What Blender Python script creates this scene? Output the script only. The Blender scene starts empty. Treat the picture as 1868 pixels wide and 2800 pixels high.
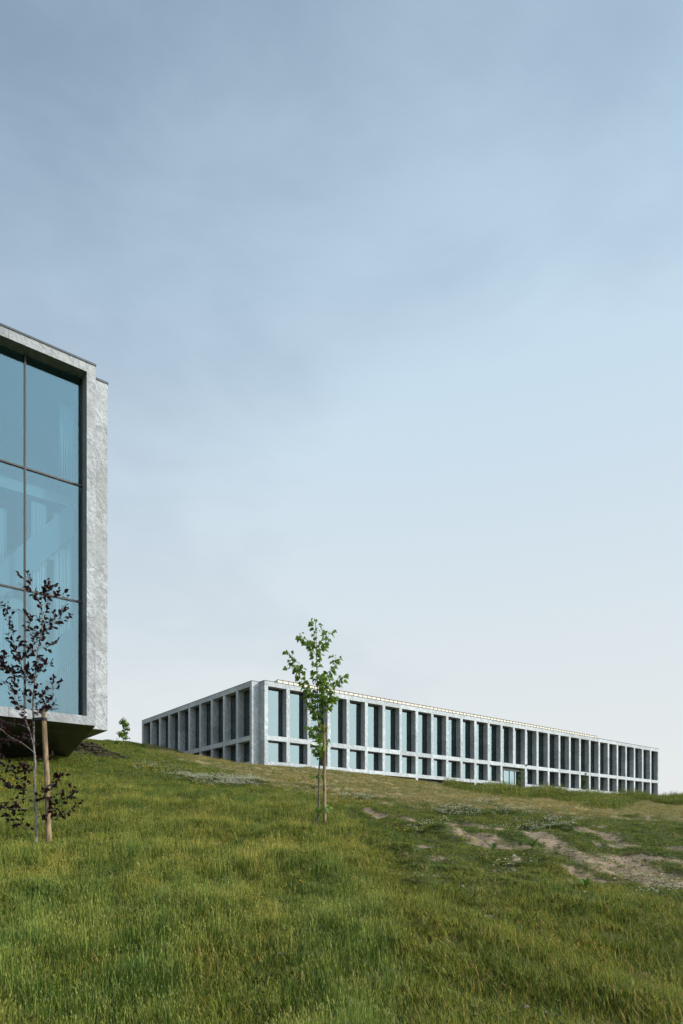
import bpy, bmesh, math, random
import numpy as np
from mathutils import Vector, Matrix, Euler

R = math.radians
random.seed(7)
rng = np.random.default_rng(11)
scene = bpy.context.scene
col = scene.collection

# ------------------------------------------------------------------ camera
EYE = 1.6                       # eye height above the ground under the camera
F, CX, HY = 1868.0, 934.0, 2309.0   # focal length, centre column and horizon row in photo pixels
cam_d = bpy.data.cameras.new('camera')
cam = bpy.data.objects.new('camera', cam_d); col.objects.link(cam)
cam_d.sensor_fit = 'HORIZONTAL'; cam_d.sensor_width = 24; cam_d.lens = 24
cam_d.shift_y = (HY - 1400) / 1868.0
cam_d.clip_start = 0.1; cam_d.clip_end = 6000
cam.location = (0, 0, EYE); cam.rotation_euler = (R(90), 0, 0)
scene.camera = cam

# ------------------------------------------------------------------ light
SUN_EL, SUN_AZ = R(27), R(-13)          # azimuth from +X towards +Y
sdir = Vector((math.cos(SUN_AZ) * math.cos(SUN_EL), math.sin(SUN_AZ) * math.cos(SUN_EL), math.sin(SUN_EL)))
sun_d = bpy.data.lights.new('sun', 'SUN'); sun_d.energy = 3.3; sun_d.angle = R(0.6); sun_d.color = (1.0, .92, .80)
sun = bpy.data.objects.new('sun', sun_d); col.objects.link(sun)
sun.rotation_euler = sdir.to_track_quat('Z', 'Y').to_euler(); sun.location = (60, -10, 50)

world = bpy.data.worlds.new('World'); scene.world = world; world.use_nodes = True
def build_world():
    nt = world.node_tree; N = nt.nodes; L = nt.links; N.clear()
    out = N.new('ShaderNodeOutputWorld'); bg = N.new('ShaderNodeBackground'); bg.inputs['Strength'].default_value = .13
    sky = N.new('ShaderNodeTexSky'); sky.sky_type = 'NISHITA'; sky.sun_disc = False
    sky.sun_elevation = SUN_EL; sky.sun_rotation = R(90) - SUN_AZ
    sky.air_density = 1.0; sky.dust_density = 1.6; sky.ozone_density = 1.0
    tc = N.new('ShaderNodeTexCoord')
    sep = N.new('ShaderNodeSeparateXYZ'); L.new(tc.outputs['Generated'], sep.inputs[0])
    def math_(op, a, b=None, clamp=False):
        m = N.new('ShaderNodeMath'); m.operation = op; m.use_clamp = clamp
        for i, x in enumerate((a, b)):
            if x is None: continue
            if isinstance(x, (int, float)): m.inputs[i].default_value = x
            else: L.new(x, m.inputs[i])
        return m.outputs[0]
    z = math_('MAXIMUM', sep.outputs['Z'], 0.0)
    def noise(scale, det, dist, rot, sc):
        mp = N.new('ShaderNodeMapping'); mp.inputs['Rotation'].default_value = rot; mp.inputs['Scale'].default_value = sc
        L.new(tc.outputs['Generated'], mp.inputs[0])
        n = N.new('ShaderNodeTexNoise'); n.inputs['Scale'].default_value = scale; n.inputs['Detail'].default_value = det
        n.inputs['Roughness'].default_value = .57; n.inputs['Distortion'].default_value = dist
        L.new(mp.outputs[0], n.inputs['Vector']); return n.outputs['Fac']
    def ramp(x, a, b, lo, hi):
        m = N.new('ShaderNodeMapRange'); m.interpolation_type = 'SMOOTHSTEP'; L.new(x, m.inputs[0])
        for i, v in zip((1, 2, 3, 4), (a, b, lo, hi)): m.inputs[i].default_value = v
        return m.outputs[0]
    big = ramp(noise(1.6, 4, .1, (0, R(30), 0), (1, 1, 1.5)), .28, .72, -.5, .5)
    fine = ramp(noise(3.0, 12, .22, (0, R(24), 0), (1.0, 1.0, 2.4)), .30, .72, -.5, .5)
    dt = N.new('ShaderNodeVectorMath'); dt.operation = 'DOT_PRODUCT'; L.new(tc.outputs['Generated'], dt.inputs[0]); dt.inputs[1].default_value = sdir
    glow = ramp(dt.outputs['Value'], -.30, .75, 0, .44)    # thin cloud scatters more towards the sun
    low = ramp(z, .34, .86, .60, 0)                       # and thickens with the longer path near the horizon
    veil = math_('ADD', math_('MULTIPLY', big, .12), math_('MULTIPLY', fine, .18))
    veil = math_('ADD', veil, math_('ADD', math_('ADD', low, glow), .26), True)
    veil = math_('MINIMUM', veil, .95)
    hv = ramp(z, 0.0, .75, 1, 0)
    cc = N.new('ShaderNodeMix'); cc.data_type = 'RGBA'; L.new(hv, cc.inputs['Factor'])
    k = 1 / .13
    cc.inputs['A'].default_value = (.56 * k, .735 * k, .88 * k, 1); cc.inputs['B'].default_value = (.82 * k, .845 * k, .84 * k, 1)
    # forward scattering: the veil glows in a wide soft aureole round the sun, as the glass on both blocks mirrors it
    aur = math_('ADD', ramp(dt.outputs['Value'], .50, .97, 0, 2.9), 1.0)
    cg = N.new('ShaderNodeVectorMath'); cg.operation = 'SCALE'; L.new(cc.outputs['Result'], cg.inputs[0]); L.new(aur, cg.inputs['Scale'])
    mix = N.new('ShaderNodeMix'); mix.data_type = 'RGBA'
    L.new(veil, mix.inputs['Factor']); L.new(sky.outputs[0], mix.inputs['A']); L.new(cg.outputs[0], mix.inputs['B'])
    L.new(mix.outputs['Result'], bg.inputs['Color']); L.new(bg.outputs[0], out.inputs['Surface'])
build_world()

vs = scene.view_settings
vs.view_transform = 'Standard'; vs.look = 'None'; vs.exposure = 0; vs.gamma = 1; vs.use_curve_mapping = False
cy = scene.cycles
cy.use_denoising = True; cy.denoising_prefilter = 'ACCURATE'; cy.denoising_input_passes = 'RGB_ALBEDO_NORMAL'; cy.max_bounces = 8; cy.transparent_max_bounces = 16
cy.diffuse_bounces = 3; cy.glossy_bounces = 4; cy.caustics_reflective = False; cy.caustics_refractive = False
cy.sample_clamp_indirect = 6

# ------------------------------------------------------------------ helpers
def tag(o, label=None, cat=None, group=None, kind=None):
    if label: o['label'] = label
    if cat: o['category'] = cat
    if group: o['group'] = group
    if kind: o['kind'] = kind
    return o
def empty(name, loc=(0, 0, 0), rz=0.0):
    o = bpy.data.objects.new(name, None); col.objects.link(o)
    o.location = loc; o.rotation_euler = (0, 0, rz); o.empty_display_size = .3
    return o
def link(name, me, parent=None, loc=None, rot=None):
    o = bpy.data.objects.new(name, me); col.objects.link(o)
    if parent: o.parent = parent
    if loc is not None: o.location = loc
    if rot is not None: o.rotation_euler = rot
    return o
BOX = {}
def box(name, parent, m, x0, x1, y0, y1, z0, z1):
    d = (round(abs(x1 - x0), 3), round(abs(y1 - y0), 3), round(abs(z1 - z0), 3)); k = (d, m.name)
    me = BOX.get(k)
    if me is None:
        a, b, c = d[0] / 2, d[1] / 2, d[2] / 2
        v = [(-a, -b, -c), (a, -b, -c), (a, b, -c), (-a, b, -c), (-a, -b, c), (a, -b, c), (a, b, c), (-a, b, c)]
        f = [(0, 3, 2, 1), (4, 5, 6, 7), (0, 1, 5, 4), (1, 2, 6, 5), (2, 3, 7, 6), (3, 0, 4, 7)]
        me = bpy.data.meshes.new(name); me.from_pydata(v, [], f); me.materials.append(m); BOX[k] = me
    return link(name, me, parent, ((x0 + x1) / 2, (y0 + y1) / 2, (z0 + z1) / 2))
def mesh(name, v, f, m, parent=None, smooth=False, cols=None):
    me = bpy.data.meshes.new(name); me.from_pydata(v, [], f); me.materials.append(m)
    if smooth: me.polygons.foreach_set('use_smooth', [True] * len(me.polygons))
    return link(name, me, parent)

# ------------------------------------------------------------------ materials
class NT:
    def __init__(self, name):
        self.m = bpy.data.materials.new(name); self.m.use_nodes = True
        self.t = self.m.node_tree; self.t.nodes.clear()
        self.out = self.n('ShaderNodeOutputMaterial')
    def n(self, t, **kw):
        o = self.t.nodes.new(t)
        for k, v in kw.items(): setattr(o, k, v)
        return o
    def l(self, a, b): self.t.links.new(a, b)
    def set(self, sock, v):
        if hasattr(v, 'is_linked') or isinstance(v, bpy.types.NodeSocket): self.l(v, sock)
        else: sock.default_value = v
    def math(self, op, a, b=0.0, clamp=False):
        m = self.n('ShaderNodeMath', operation=op, use_clamp=clamp); self.set(m.inputs[0], a); self.set(m.inputs[1], b); return m.outputs[0]
    def mix(self, f, a, b, blend='MIX'):
        m = self.n('ShaderNodeMix', data_type='RGBA', blend_type=blend)
        self.set(m.inputs['Factor'], f); self.set(m.inputs['A'], a); self.set(m.inputs['B'], b); return m.outputs['Result']
    def noise(self, vec, scale, det=4, rough=.5, dist=0):
        n = self.n('ShaderNodeTexNoise'); n.inputs['Scale'].default_value = scale; n.inputs['Detail'].default_value = det
        n.inputs['Roughness'].default_value = rough; n.inputs['Distortion'].default_value = dist
        if vec is not None: self.l(vec, n.inputs['Vector'])
        return n.outputs['Fac']
    def ramp(self, x, a, b, lo=0.0, hi=1.0):
        m = self.n('ShaderNodeMapRange'); m.interpolation_type = 'SMOOTHSTEP'; self.l(x, m.inputs[0])
        for i, v in zip((1, 2, 3, 4), (a, b, lo, hi)): m.inputs[i].default_value = v
        return m.outputs[0]
    def mapping(self, vec, rot=(0, 0, 0), sc=(1, 1, 1)):
        r = self.n('ShaderNodeMapping'); r.inputs['Rotation'].default_value = rot; self.l(vec, r.inputs[0])
        m = self.n('ShaderNodeMapping'); m.inputs['Scale'].default_value = sc
        self.l(r.outputs[0], m.inputs[0]); return m.outputs[0]
    def obj_vec(self, jitter=37.0):
        tc = self.n('ShaderNodeTexCoord'); oi = self.n('ShaderNodeObjectInfo')
        k = self.n('ShaderNodeVectorMath', operation='SCALE'); k.inputs[0].default_value = (jitter, jitter * .73, jitter * 1.31)
        self.l(oi.outputs['Random'], k.inputs['Scale'])
        a = self.n('ShaderNodeVectorMath', operation='ADD'); self.l(tc.outputs['Object'], a.inputs[0]); self.l(k.outputs[0], a.inputs[1])
        return a.outputs[0], oi.outputs['Random']
    def principled(self, colour, rough=.6, spec=.4, metal=0.0, normal=None):
        p = self.n('ShaderNodeBsdfPrincipled'); self.set(p.inputs['Base Color'], colour); self.set(p.inputs['Roughness'], rough)
        p.inputs['Specular IOR Level'].default_value = spec; p.inputs['Metallic'].default_value = metal
        if normal is not None: self.l(normal, p.inputs['Normal'])
        self.l(p.outputs[0], self.out.inputs['Surface']); return p
    def bump(self, h, strength, dist=.01):
        b = self.n('ShaderNodeBump'); b.inputs['Strength'].default_value = strength; b.inputs['Distance'].default_value = dist
        self.l(h, b.inputs['Height']); return b.outputs[0]
def plain(name, c, rough=.6, spec=.4, metal=0.0):
    t = NT(name); t.principled((*c, 1), rough, spec, metal); return t.m
def stone(name, dark, light, tone=1.0, s=1.0, rough=.55):
    t = NT(name); v, rnd = t.obj_vec()
    a = t.mapping(v, (R(24), R(34), R(0)), (3.6 * s, 3.6 * s, .55 * s))
    foli = t.noise(a, 1.2, 9, .60, 1.0)
    b = t.mapping(v, (R(40), R(44), R(0)), (7.5 * s, 7.5 * s, 1.0 * s))
    vein = t.noise(b, 1.8, 8, .64, .8)
    cloud = t.noise(v, .55 * s, 4, .5, .5)
    f = t.math('ADD', t.math('MULTIPLY', t.ramp(foli, .38, .62), .55), t.math('MULTIPLY', t.ramp(vein, .40, .62), .45))
    c = t.mix(f, (*dark, 1), (*light, 1))
    c = t.mix(t.ramp(vein, .56, .62, 0, .55), c, tuple(min(1, x * 1.22) for x in light) + (1,))
    c = t.mix(t.ramp(cloud, .38, .66, 0, .5), c, (dark[0] * 1.35, dark[1] * 1.3, dark[2] * 1.2, 1))
    k = t.math('MULTIPLY', t.math('ADD', t.math('MULTIPLY', rnd, .30), .85), tone)
    kk = t.n('ShaderNodeVectorMath', operation='SCALE'); t.l(c, kk.inputs[0]); t.l(k, kk.inputs['Scale'])
    t.principled(kk.outputs[0], rough, .35, normal=t.bump(vein, .1, .01)); return t.m
M = {}
M['stone'] = stone('veined_grey_stone', (.27, .305, .325), (.62, .65, .67), .87, 1.0)
M['stone_big'] = stone('veined_grey_stone_large_slabs', (.23, .246, .256), (.58, .60, .605), .73, 1.5)
M['coping'] = plain('dark_metal_coping', (.05, .055, .06), .4, .5, .6)
M['frame'] = plain('dark_window_frame', (.018, .022, .026), .4, .5)
M['mullion'] = plain('bronze_mullion', (.040, .036, .031), .45, .4)
M['cream'] = plain('cream_metal_panel', (.74, .67, .53), .5, .4)
M['steel'] = plain('dark_steel', (.09, .075, .06), .5, .5, .3)
M['roof'] = plain('grey_roof_membrane', (.22, .22, .21), .9)
M['interior'] = plain('interior_wall', (.18, .22, .24), .9)
M['interior_pale'] = plain('interior_pale_plaster', (.26, .28, .28), .9)
M['black'] = plain('black_rubber', (.015, .015, .016), .7)
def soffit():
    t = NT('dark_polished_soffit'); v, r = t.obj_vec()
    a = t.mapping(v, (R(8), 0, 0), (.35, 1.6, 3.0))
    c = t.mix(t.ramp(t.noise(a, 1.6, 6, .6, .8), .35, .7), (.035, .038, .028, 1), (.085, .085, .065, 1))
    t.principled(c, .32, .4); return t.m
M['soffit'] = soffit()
def glass(name, refl, tint, base, power=3.5):
    t = NT(name)
    g = t.n('ShaderNodeBsdfGlossy'); g.inputs['Roughness'].default_value = .004; g.inputs['Color'].default_value = (*tint, 1)
    # a large pane is never perfectly flat: a faint slow ripple
    tc = t.n('ShaderNodeTexCoord'); oi = t.n('ShaderNodeObjectInfo')
    nz = t.noise(tc.outputs['Object'], .45, 1, .4, 0)
    t.l(t.bump(nz, .05, .03), g.inputs['Normal'])
    tr = t.n('ShaderNodeBsdfTransparent'); tr.inputs['Color'].default_value = (*base, 1)
    lw = t.n('ShaderNodeLayerWeight'); lw.inputs['Blend'].default_value = .5
    f = t.math('ADD', t.math('MULTIPLY', t.math('POWER', lw.outputs['Facing'], power), 1 - refl), refl, True)
    mx = t.n('ShaderNodeMixShader'); t.l(f, mx.inputs[0]); t.l(tr.outputs[0], mx.inputs[1]); t.l(g.outputs[0], mx.inputs[2])
    t.l(mx.outputs[0], t.out.inputs['Surface']); return t.m
M['glass_main'] = glass('coated_office_glass', .17, (.80, 1.0, 1.0), (.24, .36, .42))
M['glass_big'] = glass('coated_blue_glass', .088, (.62, .84, .92), (.62, .76, .80))

# ------------------------------------------------------------------ building frames of reference
TH = math.atan2(1868.0, 3301.0 - 934.0)            # both blocks share one grid
D1 = np.array([math.cos(TH), math.sin(TH)]); D2 = np.array([-math.sin(TH), math.cos(TH)])
P0 = np.array([(723.5 - CX) / F * 58.0, 58.0])       # near corner of the long block
PB = np.array([(261.5 - CX) / F * 26.0, 26.0])       # right front corner of the glazed block
LEN_R, NB_R, LEN_L, NB_L = 67.4, 30, 24.0, 10

# ------------------------------------------------------------------ terrain
def from_px(u, v, Y): return ((u - CX) / F * Y, Y, (HY - v) / F * Y)
def facade_pt(s, off, v):
    p = P0 + D1 * s - D2 * off
    return (p[0], p[1], (HY - v) / F * p[1])
ctrl = [(0, 0, -1.6), (-3, 0, -1.52), (3, 0, -1.72), (0, -10, -3.0), (-8, -10, -2.6), (8, -10, -3.5)]
for u, v, Y in [(0, 2800, 4.05), (934, 2800, 4.0), (1868, 2800, 3.98), (934, 2500, 6.7), (1868, 2500, 7.3), (0, 2500, 6.1),
                (115, 2304, 11), (880, 2258, 14.5), (1300, 2309, 12.4), (1300, 2230, 20), (1300, 2190, 32), (1300, 2168, 55),
                (1700, 2309, 13.5), (1700, 2250, 22), (1700, 2215, 35), (1700, 2198, 60), (1868, 2207, 70), (1868, 2250, 24),
                (0, 2160, 18), (180, 2076, 28.9), (-150, 2068, 26.5), (250, 2039, 42), (335, 2045, 48), (386, 2053, 60), (450, 2062, 60), (500, 2069, 59),
                (600, 2081, 57), (690, 2095, 53.5), (500, 2266, 13), (500, 2150, 24), (500, 2102, 37),
                (934, 2200, 19.7), (934, 2152, 30), (934, 2128, 45)]:
    ctrl.append(from_px(u, v, Y))
for s, v in [(0, 2100), (6.7, 2117), (13.5, 2135), (31.4, 2158), (49, 2174), (67, 2189), (82, 2195)]:
    ctrl.append(facade_pt(s, 3.0, v))
for s in (0, 20, 40, 67, 85):
    p = P0 + D1 * s + D2 * 1.0; ctrl.append((p[0], p[1], 6.0))
    p = P0 + D1 * s + D2 * 30.0; ctrl.append((p[0], p[1], 5.5))
p = P0 - D1 * .8 + D2 * 26; ctrl.append((p[0], p[1], 9.3))
p = P0 - D1 * 3 + D2 * 50; ctrl.append((p[0], p[1], 9.5))
ctrl += [(-80, 60, 9), (-60, 0, 2), (80, 0, -7), (130, 60, 0), (0, 170, 5), (100, 170, 3), (-60, 150, 8), (0, -60, -8), (60, -60, -12), (-60, -60, -4), (45, 20, -2.2)]
ctrl = np.array(ctrl, float)
def tps_fit(c, lam=.02):
    d = np.linalg.norm(c[:, None, :2] - c[None, :, :2], axis=2)
    K = np.where(d > 0, d * d * np.log(d + 1e-9), 0) + lam * np.eye(len(c))
    Pm = np.c_[np.ones(len(c)), c[:, :2]]
    A = np.block([[K, Pm], [Pm.T, np.zeros((3, 3))]])
    return np.linalg.solve(A, np.r_[c[:, 2], 0, 0, 0])
TW = tps_fit(ctrl)
wv = []
for k in range(40):
    lam = math.exp(random.uniform(math.log(.35), math.log(5))); a = random.uniform(0, 6.283)
    wv.append((math.cos(a) * 6.283 / lam, math.sin(a) * 6.283 / lam, random.uniform(0, 6.28), .0075 * lam ** .75))
def seg_dist(x, y, pl):
    d = np.full(x.shape, 1e9)
    for (ax, ay), (bx, by) in zip(pl[:-1], pl[1:]):
        ux, uy = bx - ax, by - ay; L2 = ux * ux + uy * uy + 1e-9
        t = np.clip(((x - ax) * ux + (y - ay) * uy) / L2, 0, 1)
        d = np.minimum(d, np.hypot(x - ax - t * ux, y - ay - t * uy))
    return d
def sstep(x, a, b):
    t = np.clip((x - a) / (b - a), 0, 1); return t * t * (3 - 2 * t)
RUTS = []           # world polylines with half widths, filled below
def base_h(x, y):
    x = np.atleast_1d(np.asarray(x, float)); y = np.atleast_1d(np.asarray(y, float))
    z = np.zeros(x.shape)
    for i in range(0, len(x), 20000):
        xs, ys = x[i:i + 20000], y[i:i + 20000]
        d = np.hypot(xs[:, None] - ctrl[None, :, 0], ys[:, None] - ctrl[None, :, 1])
        z[i:i + 20000] = (np.where(d > 0, d * d * np.log(d + 1e-9), 0) @ TW[:-3]) + TW[-3] + TW[-2] * xs + TW[-1] * ys
    r = np.hypot(x - 15, y - 50)
    w = sstep(r, 95, 240)
    z = z * (1 - w) + (-9.0) * w
    return z + EYE
def height(x, y):
    x = np.atleast_1d(np.asarray(x, float)); y = np.atleast_1d(np.asarray(y, float))
    z = base_h(x, y)
    for a, b, p, am in wv: z += am * np.sin(a * x + b * y + p)
    for pl, hw in RUTS:
        d = seg_dist(x, y, pl)
        z += -.035 * np.exp(-(d / hw) ** 2) + .018 * np.exp(-((d - hw * 2.0) / hw) ** 2)
    return z
def ground_at(u, v):
    """First point where the ray of a photo pixel meets the bare hill."""
    Y = np.geomspace(2.5, 140, 1400); X = (u - CX) / F * Y
    g = base_h(X, Y) - (EYE + (HY - v) / F * Y)
    k = np.argmax(g > 0)
    if k == 0: k = len(Y) - 1
    return float(X[k]), float(Y[k])
def ground_z(x, y): return float(height(x, y)[0])
RUT_PX = [([(1289, 2283), (1341, 2299), (1471, 2325), (1542, 2340), (1605, 2354), (1664, 2370), (1743, 2388), (1810, 2405), (1868, 2421), (1960, 2450)], .36),
          ([(1384, 2270), (1427, 2277), (1471, 2295), (1518, 2309), (1565, 2321), (1624, 2335), (1683, 2342), (1743, 2370), (1833, 2390), (1960, 2420)], .27),
          ([(1739, 2344), (1782, 2354), (1868, 2366), (1960, 2380)], .26),
          ([(1565, 2376), (1628, 2394), (1683, 2400)], .15),
          ([(1585, 2275), (1644, 2283), (1703, 2299), (1740, 2310)], .22),
          ([(1762, 2311), (1833, 2319), (1868, 2325), (1960, 2340)], .25),
          ([(1240, 2248), (1278, 2256), (1325, 2268)], .22),
          ([(931, 2197), (985, 2215), (1048, 2233), (1128, 2251), (1210, 2266), (1290, 2283)], .18)]
_r = [([ground_at(u, v) for u, v in pl], hw) for pl, hw in RUT_PX]
RUTS.extend(_r)

def px(x, y, z):
    Y = np.maximum(y, .3); return CX + F * x / Y, HY - F * (z - EYE) / Y
def interp(u, pts):
    p = np.array(pts, float); return np.interp(u, p[:, 0], p[:, 1])
STRAW_LOW = [(430, 2062), (480, 2078), (600, 2112), (700, 2150), (900, 2192), (1100, 2202), (1250, 2212), (1400, 2222), (1600, 2235), (1868, 2250)]
TALL_TOP = [(-200, 2150), (0, 2150), (250, 2140), (420, 2150), (520, 2165), (640, 2168), (800, 2185), (880, 2200), (980, 2222), (1020, 2290), (1060, 2370), (1090, 2480), (1110, 2640), (1130, 2800), (1150, 3000)]
def wob(x, y, lam, seed):
    r = random.Random(seed); o = np.zeros(np.shape(x))
    for k in range(6):
        a = r.uniform(0, 6.283); l = lam * r.uniform(.5, 1.8)
        o += np.sin((math.cos(a) * x + math.sin(a) * y) * 6.283 / l + r.uniform(0, 6.28))
    return o / 3.0
def masks(x, y, z):
    u, v = px(x, y, z)
    w1, w2 = wob(x, y, 3.0, 3), wob(x, y, .9, 5)
    straw = sstep(interp(u, STRAW_LOW) - v + 9 * w1 + 5 * w2, -8, 22) * (u > 400)
    tall = sstep(v - interp(u, TALL_TOP) + 16 * w1 + 9 * w2, -30, np.where(u > 950, 130, 24))
    dirt = np.zeros(np.shape(x))
    for pl, hw in RUTS:
        d = seg_dist(x, y, pl)
        dirt = np.maximum(dirt, np.exp(-(d / (hw * 1.1 * (1 + .2 * w2))) ** 2))
    # bare trodden spots between the ruts and in the thin lower sward
    spots = sstep(wob(x, y, 1.7, 17) + .6 * wob(x, y, .5, 23), .95, 1.35)
    for sx, sy, sr in SPOTS: dirt = np.maximum(dirt, .62 * np.exp(-((x - sx) ** 2 + (y - sy) ** 2) / (1.5 * sr) ** 2 * (1 + .4 * w2)))
    band = (v < 2480) * (u > 980) * (v > 2190) * sstep(u, 980, 1250)
    dirt = np.maximum(dirt, spots * (.6 * band + .38 * (1 - tall) * (v > 2480)))
    # earth heap beside the glazed block
    hx, hy = HEAP
    heap = np.exp(-(((x - hx) / 1.6) ** 2 + ((y - hy) / 1.9) ** 2))
    return u, v, straw, tall, dirt, heap
HEAP = ground_at(246, 2064)
SPOTS = [(*ground_at(u, v), r) for u, v, r in ((1250, 2485, .20), (1130, 2445, .16), (1290, 2440, .14), (1060, 2665, .14), (1000, 2690, .10), (870, 2560, .12), (885, 2612, .13), (1240, 2600, .10), (1330, 2510, .14), (1560, 2790, .10), (1780, 2630, .12), (1630, 2470, .22), (1160, 2330, .14), (1200, 2352, .13), (820, 2785, .08), (1450, 2650, .10), (1690, 2560, .14))]
def final_h(x, y):
    hx, hy = HEAP
    return height(x, y) + .42 * np.exp(-(((x - hx) / 1.25) ** 2 + ((y - hy) / 1.5) ** 2)) * (1 + .25 * wob(np.asarray(x), np.asarray(y), .6, 9))
def fz(x, y): return float(final_h(np.array([x]), np.array([y]))[0])

def build_ground():
    rr = np.r_[np.linspace(.4, 3, 14)[:-1], np.geomspace(3, 115, 330), np.geomspace(120, 3000, 22)]
    az = np.r_[np.arange(-31, 31.01, .17), np.geomspace(32, 180, 34)[:-1], 180 + (180 - np.geomspace(32, 180, 34)[::-1])[:-1]]
    az = R(1) * np.array(az); na, nr = len(az), len(rr)
    A, Rr = np.meshgrid(az, rr)
    x = (np.sin(A) * Rr).ravel(); y = (np.cos(A) * Rr).ravel()
    z = final_h(x, y)
    far = sstep(np.hypot(x, y), 300, 900); z = z * (1 - far) + (-9 + EYE) * far
    v = np.c_[x, y, z]; v = np.vstack([v, [0, 0, fz(0, 0)]])
    ii = np.arange(nr - 1)[:, None] * na; jj = np.arange(na)[None, :]; j2 = (jj + 1) % na
    q = np.stack([ii + jj, ii + j2, ii + na + j2, ii + na + jj], axis=-1).reshape(-1, 4)[:, ::-1]
    faces = [tuple(f) for f in q.tolist()] + [(len(v) - 1, (j + 1) % na, j) for j in range(na)]
    me = bpy.data.meshes.new('hillside_ground'); me.from_pydata(v.tolist(), [], faces)
    me.polygons.foreach_set('use_smooth', [True] * len(me.polygons))
    u, vv, straw, tall, dirt, heap = masks(v[:, 0], v[:, 1], v[:, 2])
    front = (v[:, 1] > .5)
    for nm, arr in (('straw', straw * front), ('tall', np.where(front, tall, .6)), ('dirt', np.maximum(dirt, .0) * front), ('heap', heap)):
        at = me.attributes.new(nm, 'FLOAT', 'POINT'); at.data.foreach_set('value', arr.astype(np.float32))
    t = NT('meadow_soil'); tc = t.n('ShaderNodeTexCoord'); P = tc.outputs['Object']
    def att(nm): a = t.n('ShaderNodeAttribute'); a.attribute_name = nm; return a.outputs['Fac']
    n1 = t.noise(P, 1.3, 8, .6, .3); n2 = t.noise(P, 9, 6, .65, 0); n3 = t.noise(P, 45, 4, .6, 0)
    green = t.mix(t.ramp(n2, .35, .65), (.030, .046, .013, 1), (.075, .090, .026, 1))
    green = t.mix(t.ramp(n1, .42, .70, 0, .6), green, (.085, .075, .032, 1))
    st = t.mix(t.ramp(n2, .35, .66), (.19, .145, .066, 1), (.38, .295, .15, 1))
    st = t.mix(t.ramp(n1, .45, .62, 0, .8), st, (.075, .090, .030, 1))
    di = t.mix(t.ramp(n2, .3, .7), (.175, .122, .078, 1), (.35, .262, .18, 1))
    di = t.mix(t.ramp(n3, .5, .75, 0, .5), di, (.11, .085, .06, 1))
    c = t.mix(att('straw'), green, st)
    df = t.math('ADD', att('dirt'), t.math('MULTIPLY', t.math('SUBTRACT', n2, .5), .8))
    c = t.mix(t.ramp(df, .15, .72), c, di)
    hf = t.math('ADD', att('heap'), t.math('MULTIPLY', t.math('SUBTRACT', n2, .5), .9))
    c = t.mix(t.ramp(hf, .42, .7), c, t.mix(t.ramp(n3, .4, .6), (.028, .022, .015, 1), (.095, .066, .045, 1)))
    t.principled(c, .95, .1, normal=t.bump(t.math('ADD', n2, t.math('MULTIPLY', n3, .5)), .8, .05))
    me.materials.append(t.m)
    return tag(link('ground', me), 'grassy hillside rising towards the two stone blocks', kind='structure')
build_ground()

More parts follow.
